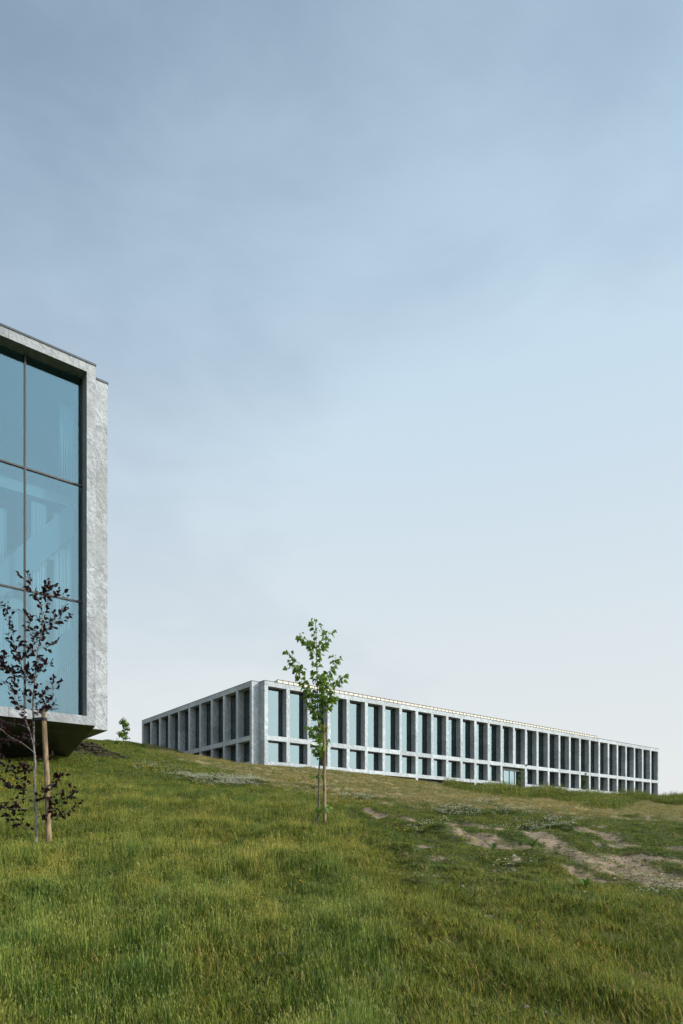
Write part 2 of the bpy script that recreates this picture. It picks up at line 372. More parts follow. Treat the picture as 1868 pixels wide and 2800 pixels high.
# ------------------------------------------------------------------ the long stone block
ZT, ZTB, ZM, ZMB, ZL, ZLB = [EYE + z for z in (13.92, 13.50, 9.31, 8.90, 7.09, 6.74)]
DEP, GL, CW = .78, .66, .35
def long_block():
    b = empty('office_building', (P0[0], P0[1], 0), TH)
    tag(b, 'long low block of grey veined stone with a grid of deep windows', 'building')
    S = M['stone']; g = .004
    pr, pl = LEN_R / NB_R, LEN_L / NB_L
    xc = [CW / 2 + (LEN_R - CW) * i / NB_R for i in range(NB_R + 1)]
    Z0 = EYE + 4.6
    # --- long side, y = 0 is the outer face
    for i, x in enumerate(xc):
        zj = ZM + (ZTB - ZM) * (.38 + .22 * ((i * 7) % 5) / 4)
        box('column', b, S, x - CW / 2, x + CW / 2, 0, DEP, ZM + g, zj - g)
        box('column', b, S, x - CW / 2, x + CW / 2, 0, DEP, zj + g, ZTB - g)
        if i != 15: box('column', b, S, x - CW / 2, x + CW / 2, 0, DEP, ZL + g, ZMB - g) if i not in (14, 16) else box('column', b, S, x - CW / 2, x + CW / 2, 0, DEP, Z0, ZMB - g)
        if i % 2 == 0 and i not in (14, 16): box('column', b, S, x - CW / 2, x + CW / 2, 0, DEP, Z0, ZLB - g)
    def beams(z0, z1, skip=()):
        k = 0
        while k < NB_R:
            n = 2 if k % 4 else 1
            n = min(n, NB_R - k)
            if z0 == ZLB:
                n = 2 if k % 2 == 0 else 1
            e0 = xc[k] if k else 0; e1 = xc[k + n] if k + n < NB_R else LEN_R
            if k not in skip:
                if skip and k + n == 14: e1 = xc[14] - CW / 2
                if skip and k == 16: e0 = xc[16] + CW / 2
                box('beam', b, S, e0 + g, e1 - g, 0.003, DEP - .003, z0, z1)
            k += n
    beams(ZTB, ZT); beams(ZMB, ZM); beams(ZLB, ZL, skip=(14, 15))
    box('coping', b, M['coping'], -.02, LEN_R + .02, -.02, DEP + .4, ZT, ZT + .045)
    def window(x0, x1, z0, z1, axis, sub=0):
        """Dark frame with a pane in it; axis 'x' on the long side, 'y' on the short side."""
        t = .055
        def bx(n, p, m, a0, a1, d0, d1, c0, c1):
            return box(n, p, m, a0, a1, d0, d1, c0, c1) if axis == 'x' else box(n, p, m, -DEP + d0, -DEP + d1, a0, a1, c0, c1)
        e = empty('window'); e.parent = b
        for a0, a1, c0, c1 in ((x0, x0 + t, z0, z1), (x1 - t, x1, z0, z1), (x0 + t, x1 - t, z0, z0 + t), (x0 + t, x1 - t, z1 - t * 2, z1)):
            bx('frame', e, M['frame'], a0, a1, GL - .03, GL + .05, c0, c1)
        bx('pane', e, M['glass_main'], x0 + t, x1 - t, GL, GL + .014, z0 + t, z1 - t * 2)
        return e
    for i in range(NB_R):
        x0, x1 = xc[i] + CW / 2, xc[i + 1] - CW / 2
        window(x0, x1, ZM, ZTB, 'x')
        if i not in (14, 15): window(x0, x1, ZL, ZMB, 'x')
    for i in range(0, NB_R, 2):
        if i == 14: continue
        window(xc[i] + CW / 2, xc[i + 2] - CW / 2, Z0, ZLB - .12, 'x')
    # entrance between two full height columns
    dx0, dx1 = xc[14] + CW / 2, xc[16] - CW / 2
    d = empty('entrance_door'); d.parent = b
    box('door_header', d, M['interior_pale'], dx0, dx1, GL - .10, GL + .05, ZMB - .36, ZMB - .16)
    box('door_header_shadow_gap', d, M['frame'], dx0, dx1, GL - .02, GL + .05, ZMB - .16, ZMB)
    xs = [dx0, dx0 + .95, dx0 + 2.05, dx0 + 3.0, dx1]
    for k, xx in enumerate(xs): box('door_post', d, M['frame'], max(dx0, xx - .04), min(dx1, xx + .04) if k < 4 else dx1, GL - .04, GL + .05, Z0, ZMB - .36)
    for a, c in zip(xs[:-1], xs[1:]): box('pane', d, M['glass_main'], a + .04, c - .04, GL, GL + .014, Z0, ZMB - .36)
    w = empty('wall_lamp', ); w.parent = b
    box('lamp_body', w, M['black'], xc[16] - .12, xc[16] + .12, -.16, 0, ZM - .06, ZM + .06)
    box('lamp_arm', w, M['black'], xc[16] - .03, xc[16] + .03, -.24, -.16, ZM - .03, ZM + .03)
    # --- short side, x = -DEP is the outer face, runs inwards from y = DEP
    yc = [DEP + CW / 2 + (LEN_L - CW) * i / NB_L for i in range(NB_L + 1)]
    for i, y in enumerate(yc):
        zj = ZM + (ZTB - ZM) * (.35 + .25 * ((i * 3) % 4) / 3)
        box('column', b, S, -DEP, 0, y - CW / 2, y + CW / 2, ZM + g, zj - g)
        box('column', b, S, -DEP, 0, y - CW / 2, y + CW / 2, zj + g, ZTB - g)
        if i != 5: box('column', b, S, -DEP, 0, y - CW / 2, y + CW / 2, (ZL + g) if i < 4 else Z0, ZMB - g)
    def beams_l(z0, z1, n0, n1):
        k = n0
        while k < n1:
            n = min(2 if k % 3 else 1, n1 - k)
            e0 = yc[k] if k else DEP; e1 = yc[k + n] if k + n < NB_L else DEP + LEN_L
            box('beam', b, S, -DEP + .003, -.003, e0 + g, e1 - g, z0, z1); k += n
    beams_l(ZTB, ZT, 0, NB_L); beams_l(ZMB, ZM, 0, NB_L); beams_l(ZLB, ZL, 0, 4)
    box('coping', b, M['coping'], -DEP - .02, .4, DEP - .02, DEP + LEN_L + .02, ZT, ZT + .045)
    for i in range(NB_L):
        y0, y1 = yc[i] + CW / 2, yc[i + 1] - CW / 2
        window(y0, y1, ZM, ZTB, 'y')
        if i < 4: window(y0, y1, ZL, ZMB, 'y')
        elif i not in (4, 5): window(y0, y1, Z0, ZMB, 'y')
    # porch: glass set far back under the slab
    box('porch_ceiling', b, M['frame'], -.003, 3.2, yc[4], yc[6], ZMB + .05, ZMB + .25)
    po = empty('porch_glazing'); po.parent = b
    for k in range(4):
        a = yc[4] + (yc[6] - yc[4]) * k / 4; c = yc[4] + (yc[6] - yc[4]) * (k + 1) / 4
        box('pane', po, M['glass_main'], 1.6, 1.614, a + .04, c - .04, Z0, ZMB - .4)
        box('door_post', po, M['frame'], 1.56, 1.65, c - .04, c + .04, Z0, ZMB + .05)
    # --- core behind the frames: corner pier, roof, floors, partitions
    box('roof', b, M['roof'], .02, LEN_R, DEP + .4, 24.7, ZT - .3, ZT + .01)
    for zz in (ZTB + .02, ZMB + .06, ZLB - .02): box('floor_slab', b, M['interior'], .05, LEN_R - .05, DEP + .02, 24.4, zz - (.22 if zz > ZTB else .0), zz + (.06 if zz > ZTB else .25))
    box('partition', b, M['interior'], 5.2, LEN_R - .4, 6.5, 6.7, Z0, ZTB)
    box('partition', b, M['interior'], 5.0, 5.2, 6.5, 24.3, Z0, ZTB)
    box('end_wall', b, S, LEN_R - .3, LEN_R - .004, DEP + .01, 24.7, Z0, ZT - .31)
    box('back_wall', b, S, 0, LEN_R, 24.4, 24.7, Z0, ZT - .31)
    
    # corner pier fills the angle between the two frames
    for z0, z1 in ((Z0, ZMB), (ZMB, ZM + 1.9), (ZM + 1.9, ZT)):
        box('corner_pier', b, S, -.002 + .003, CW, DEP - .0, DEP + CW, z0 + g, z1 - g)
    # --- cream upstand along the roof edge, panel by panel
    yb = 1.0 + DEP; h0, h1 = ZT + .05, ZT + .73
    xa, xb, n = 2.45, 53.9, 88
    st = (xb - xa) / n
    up = empty('roof_upstand'); up.parent = b
    for k in range(n):
        box('panel', up, M['cream'], xa + k * st + .03, xa + (k + 1) * st - .03, yb, yb + .03, h0, h1)
        box('post', up, M['steel'], xa + k * st - .022, xa + k * st + .022, yb - .03, yb + .02, h0, h1 + .02)
    box('post', up, M['steel'], xb - .022, xb + .022, yb - .03, yb + .02, h0, h1 + .02)
    box('rail', up, M['steel'], xa - .03, xb + .03, yb - .035, yb + .06, h1 + .02, h1 + .07)
    box('backing', up, M['roof'], xa, xb, yb + .035, yb + 2.2, h0, h1)
    return b
long_block()

# ------------------------------------------------------------------ the glazed block
def glazed_block():
    b = empty('glazed_building', (PB[0], PB[1], 0), TH)
    tag(b, 'cantilevered grey stone block with tall blue glass front above a dark sloping underside', 'building')
    S = M['stone_big']; g = .004
    zt, zb = EYE + 18.2, EYE + 4.51; bh, cw, dp, gl = .34, .33, .70, .50
    X0 = -17.5
    # frame: bottom and top beams in slabs, right column in slabs
    e = [0, -3.05, -6.2, -9.4, -12.6, -15.6, X0]
    for k in range(len(e) - 1):
        box('beam', b, S, e[k + 1] + g, e[k] - g if k else -cw - g, 0, dp, zt - bh, zt)
        box('beam', b, S, e[k + 1] + g, e[k] - g if k else -cw - g, 0, dp, zb, zb + bh)
    zs = [zb, zb + 4.1, zb + 6.0, zb + 9.4, zb + 11.3, zt]
    for a, c in zip(zs[:-1], zs[1:]): box('column', b, S, -cw, 0, 0, dp, a + g, c - g)
    zs = [zb, zb + 3.1, zb + 5.55, zb + 8.55, zb + 11.9, zt - .02]
    for a, c in zip(zs[:-1], zs[1:]): box('wall_slab', b, S, .0 + .004, .70, dp, dp + .3, a + g, c - g)
    box('side_wall', b, S, .40, .695, dp + .31, 14, zb + .004, zt - .03)
    box('wall_slab', b, S, X0, .0, dp + .004, dp + .3, zt - bh + .02, zt - .01)
    box('coping', b, M['coping'], X0, .02, -.03, dp + .1, zt, zt + .07)
    box('coping', b, M['coping'], .021, .73, dp - .03, 14, zt - .02, zt + .05)
    box('roof', b, M['roof'], X0, .39, dp + .31, 14, zt - .3, zt - .02)
    box('soffit_slab', b, M['soffit'], .0, .70, dp + .002, 14, zb - .02, zb + .003)
    # glazing
    zm = [zb + bh, EYE + 9.27, EYE + 13.72, zt - bh]
    xm = [-cw - .0, -cw - 2.06, -cw - 4.12, -cw - 6.18, -cw - 8.24, -cw - 10.3, -cw - 12.36, -cw - 14.42, X0]
    gz = empty('glass_front'); gz.parent = b
    for i in range(len(xm) - 1):
        for j in range(3):
            box('pane', gz, M['glass_big'], xm[i + 1] + .025, xm[i] - .025, gl, gl + .02, zm[j] + .02, zm[j + 1] - .02)
    for i in range(1, len(xm) - 1): box('mullion', gz, M['mullion'], xm[i] - .028, xm[i] + .028, gl - .05, gl + .12, zm[0], zm[3])
    for j in (1, 2): 
        for i in range(len(xm) - 1):
            box('transom', gz, M['mullion'], xm[i + 1] + .029, xm[i] - (.029 if i else 0), gl - .045, gl + .1, zm[j] - .03, zm[j] + .03)
    box('jamb', gz, M['frame'], -cw - .05, -cw + .02, gl + .021, gl + .2, zm[0], zm[3])
    # interior seen faintly through the glass
    box('back_wall', b, M['interior_pale'], X0, .39, 6.5, 6.7, zb, zt - .3)
    for z in (EYE + 9.2, EYE + 13.65): box('floor_slab', b, M['interior_pale'], X0, .38, 1.45, 6.5, z - .4, z)
    box('floor_slab', b, M['interior'], X0, .38, dp + .31, 6.5, zb + .005, zb + .3)
    cur = NT('translucent_curtain'); v, r = cur.obj_vec(); cur.principled((.36, .40, .41, 1), .9, .1)
    k = 0
    for (xa, xb, z0, z1) in ((-1.2, -.55, 4.9, 12.7), (-2.0, -1.5, 4.9, 12.9), (-3.6, -2.9, 9.3, 12.3), (-4.9, -4.1, 9.3, 13.1), (-6.2, -5.3, 5.0, 9.0), (-1.0, -.5, 13.8, 17.0), (-8.0, -7.0, 9.3, 13.2), (-3.2, -2.5, 5.0, 8.6)):
        n = 28; vv = []; ff = []
        for i in range(n + 1):
            xx = xa + (xb - xa) * i / n; yy = 1.15 + .06 * math.sin(i * 1.75) + .02 * math.sin(i * 4.1 + k)
            vv += [(xx, yy, EYE + z0), (xx, yy, EYE + z1)]
            if i: q = 2 * i; ff.append((q - 2, q, q + 1, q - 1))
        o = mesh('curtain', vv, ff, cur.m, b, True); k += 1
        so = o.modifiers.new('thick', 'SOLIDIFY'); so.thickness = .01
    # stair flight with solid balustrade
    st = empty('staircase'); st.parent = b
    def flight(xa, za, xb, zb_, y):
        vv = [(xa, y, za), (xb, y, zb_), (xb, y, zb_ + 1.3), (xa, y, za + 1.3), (xa, y + .15, za), (xb, y + .15, zb_), (xb, y + .15, zb_ + 1.3), (xa, y + .15, za + 1.3)]
        mesh('balustrade', vv, [(0, 1, 2, 3), (7, 6, 5, 4), (0, 4, 5, 1), (3, 2, 6, 7), (1, 5, 6, 2), (0, 3, 7, 4)], M['interior'], st)
        for i in range(12):
            t = i / 12; xx = xa + (xb - xa) * t; zz = za + (zb_ - za) * t
            box('step', st, M['interior'], min(xx, xx + (xb - xa) / 12), max(xx, xx + (xb - xa) / 12), y + .16, y + .45, zz, zz + .16)
    flight(-3.4, EYE + 8.6, -.5, EYE + 12.0, .95); flight(-3.6, EYE + 4.3, -.5, EYE + 7.2, .95)
    # dark sloping base
    vv = []
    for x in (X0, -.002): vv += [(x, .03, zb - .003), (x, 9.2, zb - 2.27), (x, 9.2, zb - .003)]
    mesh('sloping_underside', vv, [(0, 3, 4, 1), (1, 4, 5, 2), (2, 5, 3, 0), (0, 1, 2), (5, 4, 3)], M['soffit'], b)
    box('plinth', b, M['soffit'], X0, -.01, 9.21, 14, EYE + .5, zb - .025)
    box('end_wall', b, S, X0 - .3, X0 - .004, 0, 14, zb, zt)
    box('back_wall', b, S, X0, .39, 13.7, 14, zb + .01, zt - .31)
    return b
glazed_block()

# ------------------------------------------------------------------ trees and stakes
def leaf_material(name, c0, c1, trans, gloss=.35):
    t = NT(name); oi = t.n('ShaderNodeObjectInfo')
    at = t.n('ShaderNodeAttribute'); at.attribute_name = 'shade'
    f = t.math('FRACT', t.math('ADD', oi.outputs['Random'], at.outputs['Fac']))
    c = t.mix(f, (*c0, 1), (*c1, 1))
    d = t.n('ShaderNodeBsdfPrincipled'); t.l(c, d.inputs['Base Color']); d.inputs['Roughness'].default_value = .5; d.inputs['Specular IOR Level'].default_value = gloss
    tr = t.n('ShaderNodeBsdfTranslucent'); t.l(t.mix(1.0, c, (*trans, 1), 'MULTIPLY'), tr.inputs['Color'])
    mx = t.n('ShaderNodeMixShader'); mx.inputs[0].default_value = .38
    t.l(d.outputs[0], mx.inputs[1]); t.l(tr.outputs[0], mx.inputs[2]); t.l(mx.outputs[0], t.out.inputs['Surface']); return t.m
def bark(name, dark, light, sc):
    t = NT(name); v, r = t.obj_vec(5)
    n = t.noise(t.mapping(v, (0, 0, 0), (1, 1, .25)), sc, 6, .65, .4); n2 = t.noise(v, 6, 3, .5, 0)
    c = t.mix(t.ramp(n, .38, .64), (*dark, 1), (*light, 1)); c = t.mix(t.ramp(n2, .5, .75, 0, .4), c, tuple(x * .6 for x in dark) + (1,))
    t.principled(c, .85, .2, normal=t.bump(n, .6, .01)); return t.m
M['beech_leaf'] = leaf_material('copper_beech_leaf', (.012, .006, .008), (.026, .010, .011), (2.6, 1.0, .7), .12)
M['maple_leaf'] = leaf_material('maple_leaf', (.065, .130, .020), (.150, .225, .036), (1.9, 1.8, .8), .35)
M['young_leaf'] = leaf_material('young_yellow_green_leaf', (.07, .13, .02), (.13, .18, .03), (1.7, 1.6, .8), .3)
M['beech_bark'] = bark('pale_beech_bark', (.10, .090, .075), (.34, .31, .27), 30)
M['maple_bark'] = bark('brown_maple_bark', (.075, .062, .050), (.19, .165, .14), 34)
M['stake'] = bark('weathered_pine_stake', (.13, .090, .050), (.31, .225, .13), 14)

def tube(pts, rad, sides=7):
    pts = [Vector(p) for p in pts]; v = []; f = []
    n = len(pts)
    for i, p in enumerate(pts):
        d = (pts[min(i + 1, n - 1)] - pts[max(i - 1, 0)]).normalized()
        a = d.cross(Vector((0, 1, 0)) if abs(d.y) < .9 else Vector((1, 0, 0))).normalized(); b = d.cross(a)
        r = rad(i / (n - 1))
        for k in range(sides):
            t = 6.2832 * k / sides; v.append(p + a * (r * math.cos(t)) + b * (r * math.sin(t)))
        if i:
            for k in range(sides):
                k2 = (k + 1) % sides; o = (i - 1) * sides
                f.append((o + k, o + sides + k, o + sides + k2, o + k2))
    f.append(tuple(range(sides))[::-1]); f.append(tuple((n - 1) * sides + k for k in range(sides)))
    return [tuple(p) for p in v], f
def smooth_line(pts, per=6):
    P = [Vector(p) for p in pts]; out = []
    P = [P[0] * 2 - P[1]] + P + [P[-1] * 2 - P[-2]]
    for i in range(1, len(P) - 2):
        a, b, c, d = P[i - 1:i + 3]
        for k in range(per):
            t = k / per
            out.append(.5 * ((2 * b) + (-a + c) * t + (2 * a - 5 * b + 4 * c - d) * t * t + (-a + 3 * b - 3 * c + d) * t ** 3))
    out.append(P[-2]); return out
def leaf_mesh(name, outline, fold, m):
    """Leaf blade along +Y from its stalk, folded along the midrib and curving down at the tip."""
    L = max(p[1] for p in outline)
    def q(x, y): return (x, y, abs(x) * fold - .22 * L * (max(0, y) / L) ** 2)
    v = [q(0, L * .38), q(0, 0)]; f = []
    o = len(v); n = len(outline)
    for x, y in outline: v.append(q(x, y))
    for x, y in outline[:-1]: v.append(q(-x, y))
    ring = [1] + list(range(o, o + n)) + list(range(o + n + n - 2, o + n - 1, -1))
    for i in range(len(ring)): f.append((0, ring[i], ring[(i + 1) % len(ring)]))
    me = bpy.data.meshes.new(name); me.from_pydata(v, [], f); me.materials.append(m); return me
BEECH = [(.012, .006), (.020, .018), (.024, .034), (.021, .050), (.012, .064), (0.0, .076)]
MAPLE = [(.014, -.004), (.030, .004), (.046, .000), (.040, .018), (.056, .036), (.040, .042), (.028, .048), (.032, .068), (.016, .066), (.010, .082), (0, .098)]
beech_me = leaf_mesh('leaf', BEECH, .35, M['beech_leaf'])
maple_me = leaf_mesh('leaf', MAPLE, .30, M['maple_leaf'])
young_me = leaf_mesh('leaf', [(p[0] * 1.5, p[1] * 1.5) for p in MAPLE], .3, M['young_leaf'])
far_me = leaf_mesh('leaf', [(p[0] * 1.6, p[1] * 1.6) for p in MAPLE], .3, M['maple_leaf'])

def frame_mat(pos, direction, up, s):
    y = Vector(direction).normalized(); z = Vector(up)
    z = (z - y * z.dot(y)); z = z.normalized() if z.length > 1e-4 else Vector((0, 0, 1)).cross(y).normalized()
    x = y.cross(z)
    m = Matrix((x, y, z)).transposed().to_4x4(); m = Matrix.Translation(pos) @ m @ Matrix.Diagonal((s, s, s, 1)); return m
def joined_leaves(name, me, mats, parent, rnd):
    nv = len(me.vertices); co = np.empty(nv * 3); me.vertices.foreach_get('co', co); co = co.reshape(-1, 3)
    fs = [tuple(p.vertices) for p in me.polygons]; V = []; Fc = []; sh = []
    for k, m in enumerate(mats):
        A = np.array(m); V.append(co @ A[:3, :3].T + A[:3, 3]); sh += [rnd.random()] * nv
        Fc += [tuple(i + k * nv for i in f) for f in fs]
    V = np.vstack(V) if V else np.zeros((0, 3))
    o = mesh(name, V.tolist(), Fc, me.materials[0], parent)
    at = o.data.attributes.new('shade', 'FLOAT', 'POINT'); at.data.foreach_set('value', np.array(sh, np.float32)); return o
def finish_tree(root, me, mats, rnd, each=300):
    rnd.shuffle(mats)
    keep, rest = mats[:each], mats[each:]
    crown = joined_leaves('crown', me, rest if rest else keep[:1], root, rnd); crown['kind'] = 'stuff'
    for m in keep:
        o = link('leaf', me, crown); o.matrix_basis = m
def px_tree(name, Y0, scale_px, trunk_px, trunk_r, branches_px, branch_r, leaf_me, bark_m, seed, mode, label, cat='tree'):
    rnd = random.Random(seed)
    def P(p, dy): Y = Y0 + dy; return Vector(((p[0] - CX) / F * Y, Y, EYE + (HY - p[1]) / F * Y))
    base = P(trunk_px[0], 0); base.z = min(base.z, fz(base.x, base.y) - .02)
    root = empty(name, base); tag(root, label, cat)
    tr = smooth_line([P(p, .04 * math.sin(i * 1.3)) - base for i, p in enumerate(trunk_px)], 6)
    tr[0] = Vector((tr[0].x, tr[0].y, -.06))
    v, f = tube(tr, lambda t: trunk_r * (1 - .86 * t ** .9) + .0015, 9); mesh('trunk', v, f, bark_m, root, True)
    lines = [(tr, True)]
    for bp in branches_px:
        p0 = Vector(P(bp[0], 0)) - base
        k = min(range(len(tr)), key=lambda i: (tr[i] - p0).length)
        ang = rnd.uniform(-1, 1); L = len(bp) - 1
        span = sum(math.hypot(bp[i + 1][0] - bp[i][0], bp[i + 1][1] - bp[i][1]) for i in range(L)) / F * Y0
        pts = [P(p, ang * .75 * span * (i / L) ** .8) - base for i, p in enumerate(bp)]
        if (tr[k] - p0).length < .18: pts[0] = tr[k].copy()
        bl = smooth_line(pts, 5)
        v, f = tube(bl, lambda t: branch_r * (.55 + .25 * min(1.5, span)) * (1 - .8 * t) + .0012, 6); mesh('branch', v, f, bark_m, root, True)
        lines.append((bl, False))
    mats = []; twv = []; twf = []
    def add_twig(a, b, r):
        vv, ff = tube([a, (a + b) / 2 + Vector((0, 0, .004)), b], lambda t: r * (1 - .6 * t), 4)
        o = len(twv); twv.extend(vv); twf.extend(tuple(i + o for i in q) for q in ff)
    for bl, is_trunk in lines:
        n = len(bl); acc = 0
        tot = sum((bl[i + 1] - bl[i]).length for i in range(n - 1)); run = 0
        for i in range(n - 1):
            seg = bl[i + 1] - bl[i]; d = seg.normalized(); run += seg.length; acc += seg.length
            t = run / tot
            lo = mode['trunk_from'] if is_trunk else mode['branch_from']
            if t < lo: acc = 0; continue
            dens = mode['step'] * (1.0 if t > .25 else 1.5)
            while acc > dens:
                acc -= dens * rnd.uniform(.75, 1.25)
                p = bl[i] + seg * rnd.random()
                side = Vector((rnd.gauss(0, 1), rnd.gauss(0, 1), rnd.gauss(0, .5)))
                side = (side - d * side.dot(d)).normalized()
                if mode['kind'] == 'beech':
                    tw = (side * .8 + d * .75 + Vector((0, 0, .15))).normalized(); tl = rnd.uniform(.04, .15)
                    e = p + tw * tl; add_twig(p, e, .0018)
                    nl = max(1, int(tl / .032))
                    for q in range(nl):
                        pp = p + tw * tl * (q + 1) / nl
                        ld = (tw * .7 + side * rnd.choice((-1, 1)) * .5 + Vector((rnd.gauss(0, .35), rnd.gauss(0, .35), rnd.uniform(-.35, .35)))).normalized()
                        up = Vector((rnd.gauss(0, 1), rnd.gauss(0, 1) - .5, .7))
                        mats.append(frame_mat(pp, ld, up, rnd.uniform(.72, 1.18)))
                else:
                    for q in range(rnd.choice((2, 3, 3, 4))):
                        a = rnd.uniform(0, 6.28)
                        pd = (Vector((math.cos(a), math.sin(a), rnd.uniform(-.3, .7))) + d * .35).normalized(); pl_ = rnd.uniform(.03, .11)
                        e = p + pd * pl_; add_twig(p, e, .0012)
                        ld = Vector((pd.x, pd.y, rnd.uniform(-1.1, .05))).normalized()
                        mats.append(frame_mat(e, ld, Vector((rnd.gauss(0, .8), rnd.gauss(0, .8) - .4, .7)), rnd.uniform(.65, 1.2)))
    o = mesh('twigs', [tuple(x) for x in twv], twf, bark_m, root); o['kind'] = 'stuff'
    finish_tree(root, leaf_me, mats, rnd)
    return root, len(mats)
def z2(x, y): return (x * .2339, 1500 + y * .2339)
def z3(x, y): return (x * .2041, 1900 + y * .2041)
def z8(x, y): return (740 + x * .2721, 1660 + y * .2721)
beech_trunk = [z3(492, 1975), z3(490, 1700), z3(470, 1400), z3(465, 1100), z3(470, 900), z3(455, 700), z3(452, 400), z3(440, 100), z2(400, 1650), z2(420, 1450), z2(435, 1250), z2(460, 1100), z2(490, 950), z2(488, 760), z2(450, 600), z2(395, 515), z2(330, 430), z2(300, 340)]
beech_br = [[z3(470, 870), z3(440, 650), z3(400, 500), z3(350, 350), z3(290, 200), z2(230, 1850), z2(165, 1710), z2(120, 1620), z2(20, 1550)],
            [z2(395, 1720), z2(330, 1560), z2(230, 1310), z2(185, 1170), z2(130, 990), z2(90, 850), z2(50, 700), z2(10, 680)],
            [z2(480, 1000), z2(570, 930), z2(640, 860), z2(700, 740), z2(790, 610)],
            [z2(600, 900), z2(720, 830), z2(805, 765)], [z2(470, 700), z2(540, 640), z2(600, 580), z2(715, 548)],
            [z2(440, 620), z2(480, 540), z2(510, 450)], [z2(520, 560), z2(560, 510), z2(600, 460)],
            [z2(440, 1230), z2(380, 1180), z2(340, 1140), z2(260, 1200), z2(180, 1240)],
            [z2(410, 1530), z2(470, 1440), z2(550, 1375), z2(590, 1385)], [z2(395, 1850), z2(480, 1760), z2(560, 1660), z2(620, 1610), z2(655, 1590)],
            [z2(400, 1950), z2(520, 1830), z2(600, 1770)], [z2(430, 1980), z2(560, 1890), z2(650, 1840)],
            [z2(220, 1740), z2(160, 1520), z2(90, 1400), z2(20, 1270), z2(-30, 1230)], [z2(460, 1170), z2(530, 1140), z2(610, 1135)],
            [z2(330, 1560), z2(230, 1500), z2(120, 1440), z2(60, 1350)], [z2(450, 1180), z2(400, 1060), z2(350, 920), z2(330, 790)],
            [z2(230, 1310), z2(300, 1260), z2(360, 1150)], [z2(400, 1600), z2(340, 1500), z2(300, 1420)], [z2(395, 1800), z2(300, 1700), z2(240, 1650)],
            [z3(400, 1840), z3(250, 1730), z3(130, 1650), z3(0, 1560), z3(-120, 1480)], [z3(440, 1220), z3(300, 1160), z3(170, 1030), z3(60, 920), z3(-40, 840)],
            [z3(450, 780), z3(300, 650), z3(130, 560), z3(0, 450), z3(-120, 390)], [z3(460, 1290), z3(300, 1270), z3(130, 1240), z3(0, 1130)],
            [z3(500, 1730), z3(600, 1710), z3(700, 1680), z3(850, 1600), z3(950, 1540), z3(1045, 1458)],
            [z3(500, 1670), z3(680, 1560), z3(800, 1450), z3(900, 1370), z3(1000, 1285)], [z3(480, 1290), z3(600, 1240), z3(750, 1180), z3(870, 1098)],
            [z3(460, 1000), z3(350, 960), z3(290, 930)], [z3(480, 820), z3(560, 870), z3(610, 835)], [z3(450, 1500), z3(250, 1540), z3(60, 1510), z3(-60, 1490)],
            [z3(460, 1350), z3(330, 1380), z3(200, 1440), z3(60, 1500)], [z3(440, 620), z3(250, 560), z3(80, 620), z3(-40, 740)], [z3(455, 500), z3(330, 420), z3(150, 380), z3(0, 360)],
            [z3(500, 1480), z3(560, 1420), z3(620, 1390), z3(720, 1370)]]
px_tree('copper_beech_tree', 11.0, 1, beech_trunk, .022, beech_br, .0055, beech_me, M['beech_bark'], 3,
        dict(kind='beech', trunk_from=.52, branch_from=.10, step=.037), 'young copper beech with dark purple leaves tied to a wooden stake', 'tree')
maple_trunk = [z8(475, 2195), z8(485, 1900), z8(490, 1600), z8(497, 1520), z8(480, 1150), z8(470, 850), z8(465, 600), z8(460, 400), z8(456, 240), z8(449, 125)]
maple_br = [[z8(478, 1130), z8(400, 960), z8(350, 830), z8(290, 690), z8(230, 560), z8(175, 450)], [z8(300, 720), z8(290, 640), z8(285, 585)],
            [z8(240, 620), z8(190, 610)], [z8(465, 480), z8(400, 390), z8(335, 355), z8(285, 285)], [z8(470, 500), z8(540, 370), z8(605, 245)],
            [z8(475, 900), z8(540, 780), z8(590, 680), z8(645, 580), z8(655, 510)], [z8(480, 1010), z8(580, 930), z8(640, 820), z8(700, 740), z8(730, 690)],
            [z8(478, 1150), z8(520, 1080), z8(590, 1010), z8(640, 900)], [z8(490, 1330), z8(430, 1270), z8(375, 1195)], [z8(478, 1080), z8(430, 1070), z8(385, 1010)],
            [z8(495, 1460), z8(520, 1400), z8(545, 1350)], [z8(495, 1500), z8(460, 1440), z8(445, 1400)], [z8(480, 1200), z8(520, 1220), z8(545, 1240)], [z8(470, 800), z8(500, 740), z8(520, 690)],
            [z8(470, 860), z8(560, 800), z8(570, 730)], [z8(475, 960), z8(430, 920), z8(400, 850)], [z8(480, 1000), z8(540, 960), z8(560, 900)], [z8(488, 2085), z8(530, 2045), z8(578, 2000)], [z8(488, 1745), z8(470, 1720), z8(445, 1695)]]
px_tree('maple_tree', 14.5, 1, maple_trunk, .022, maple_br, .007, maple_me, M['maple_bark'], 5,
        dict(kind='maple', trunk_from=.34, branch_from=.12, step=.045), 'slender young maple with green lobed leaves standing in front of the long block', 'tree')

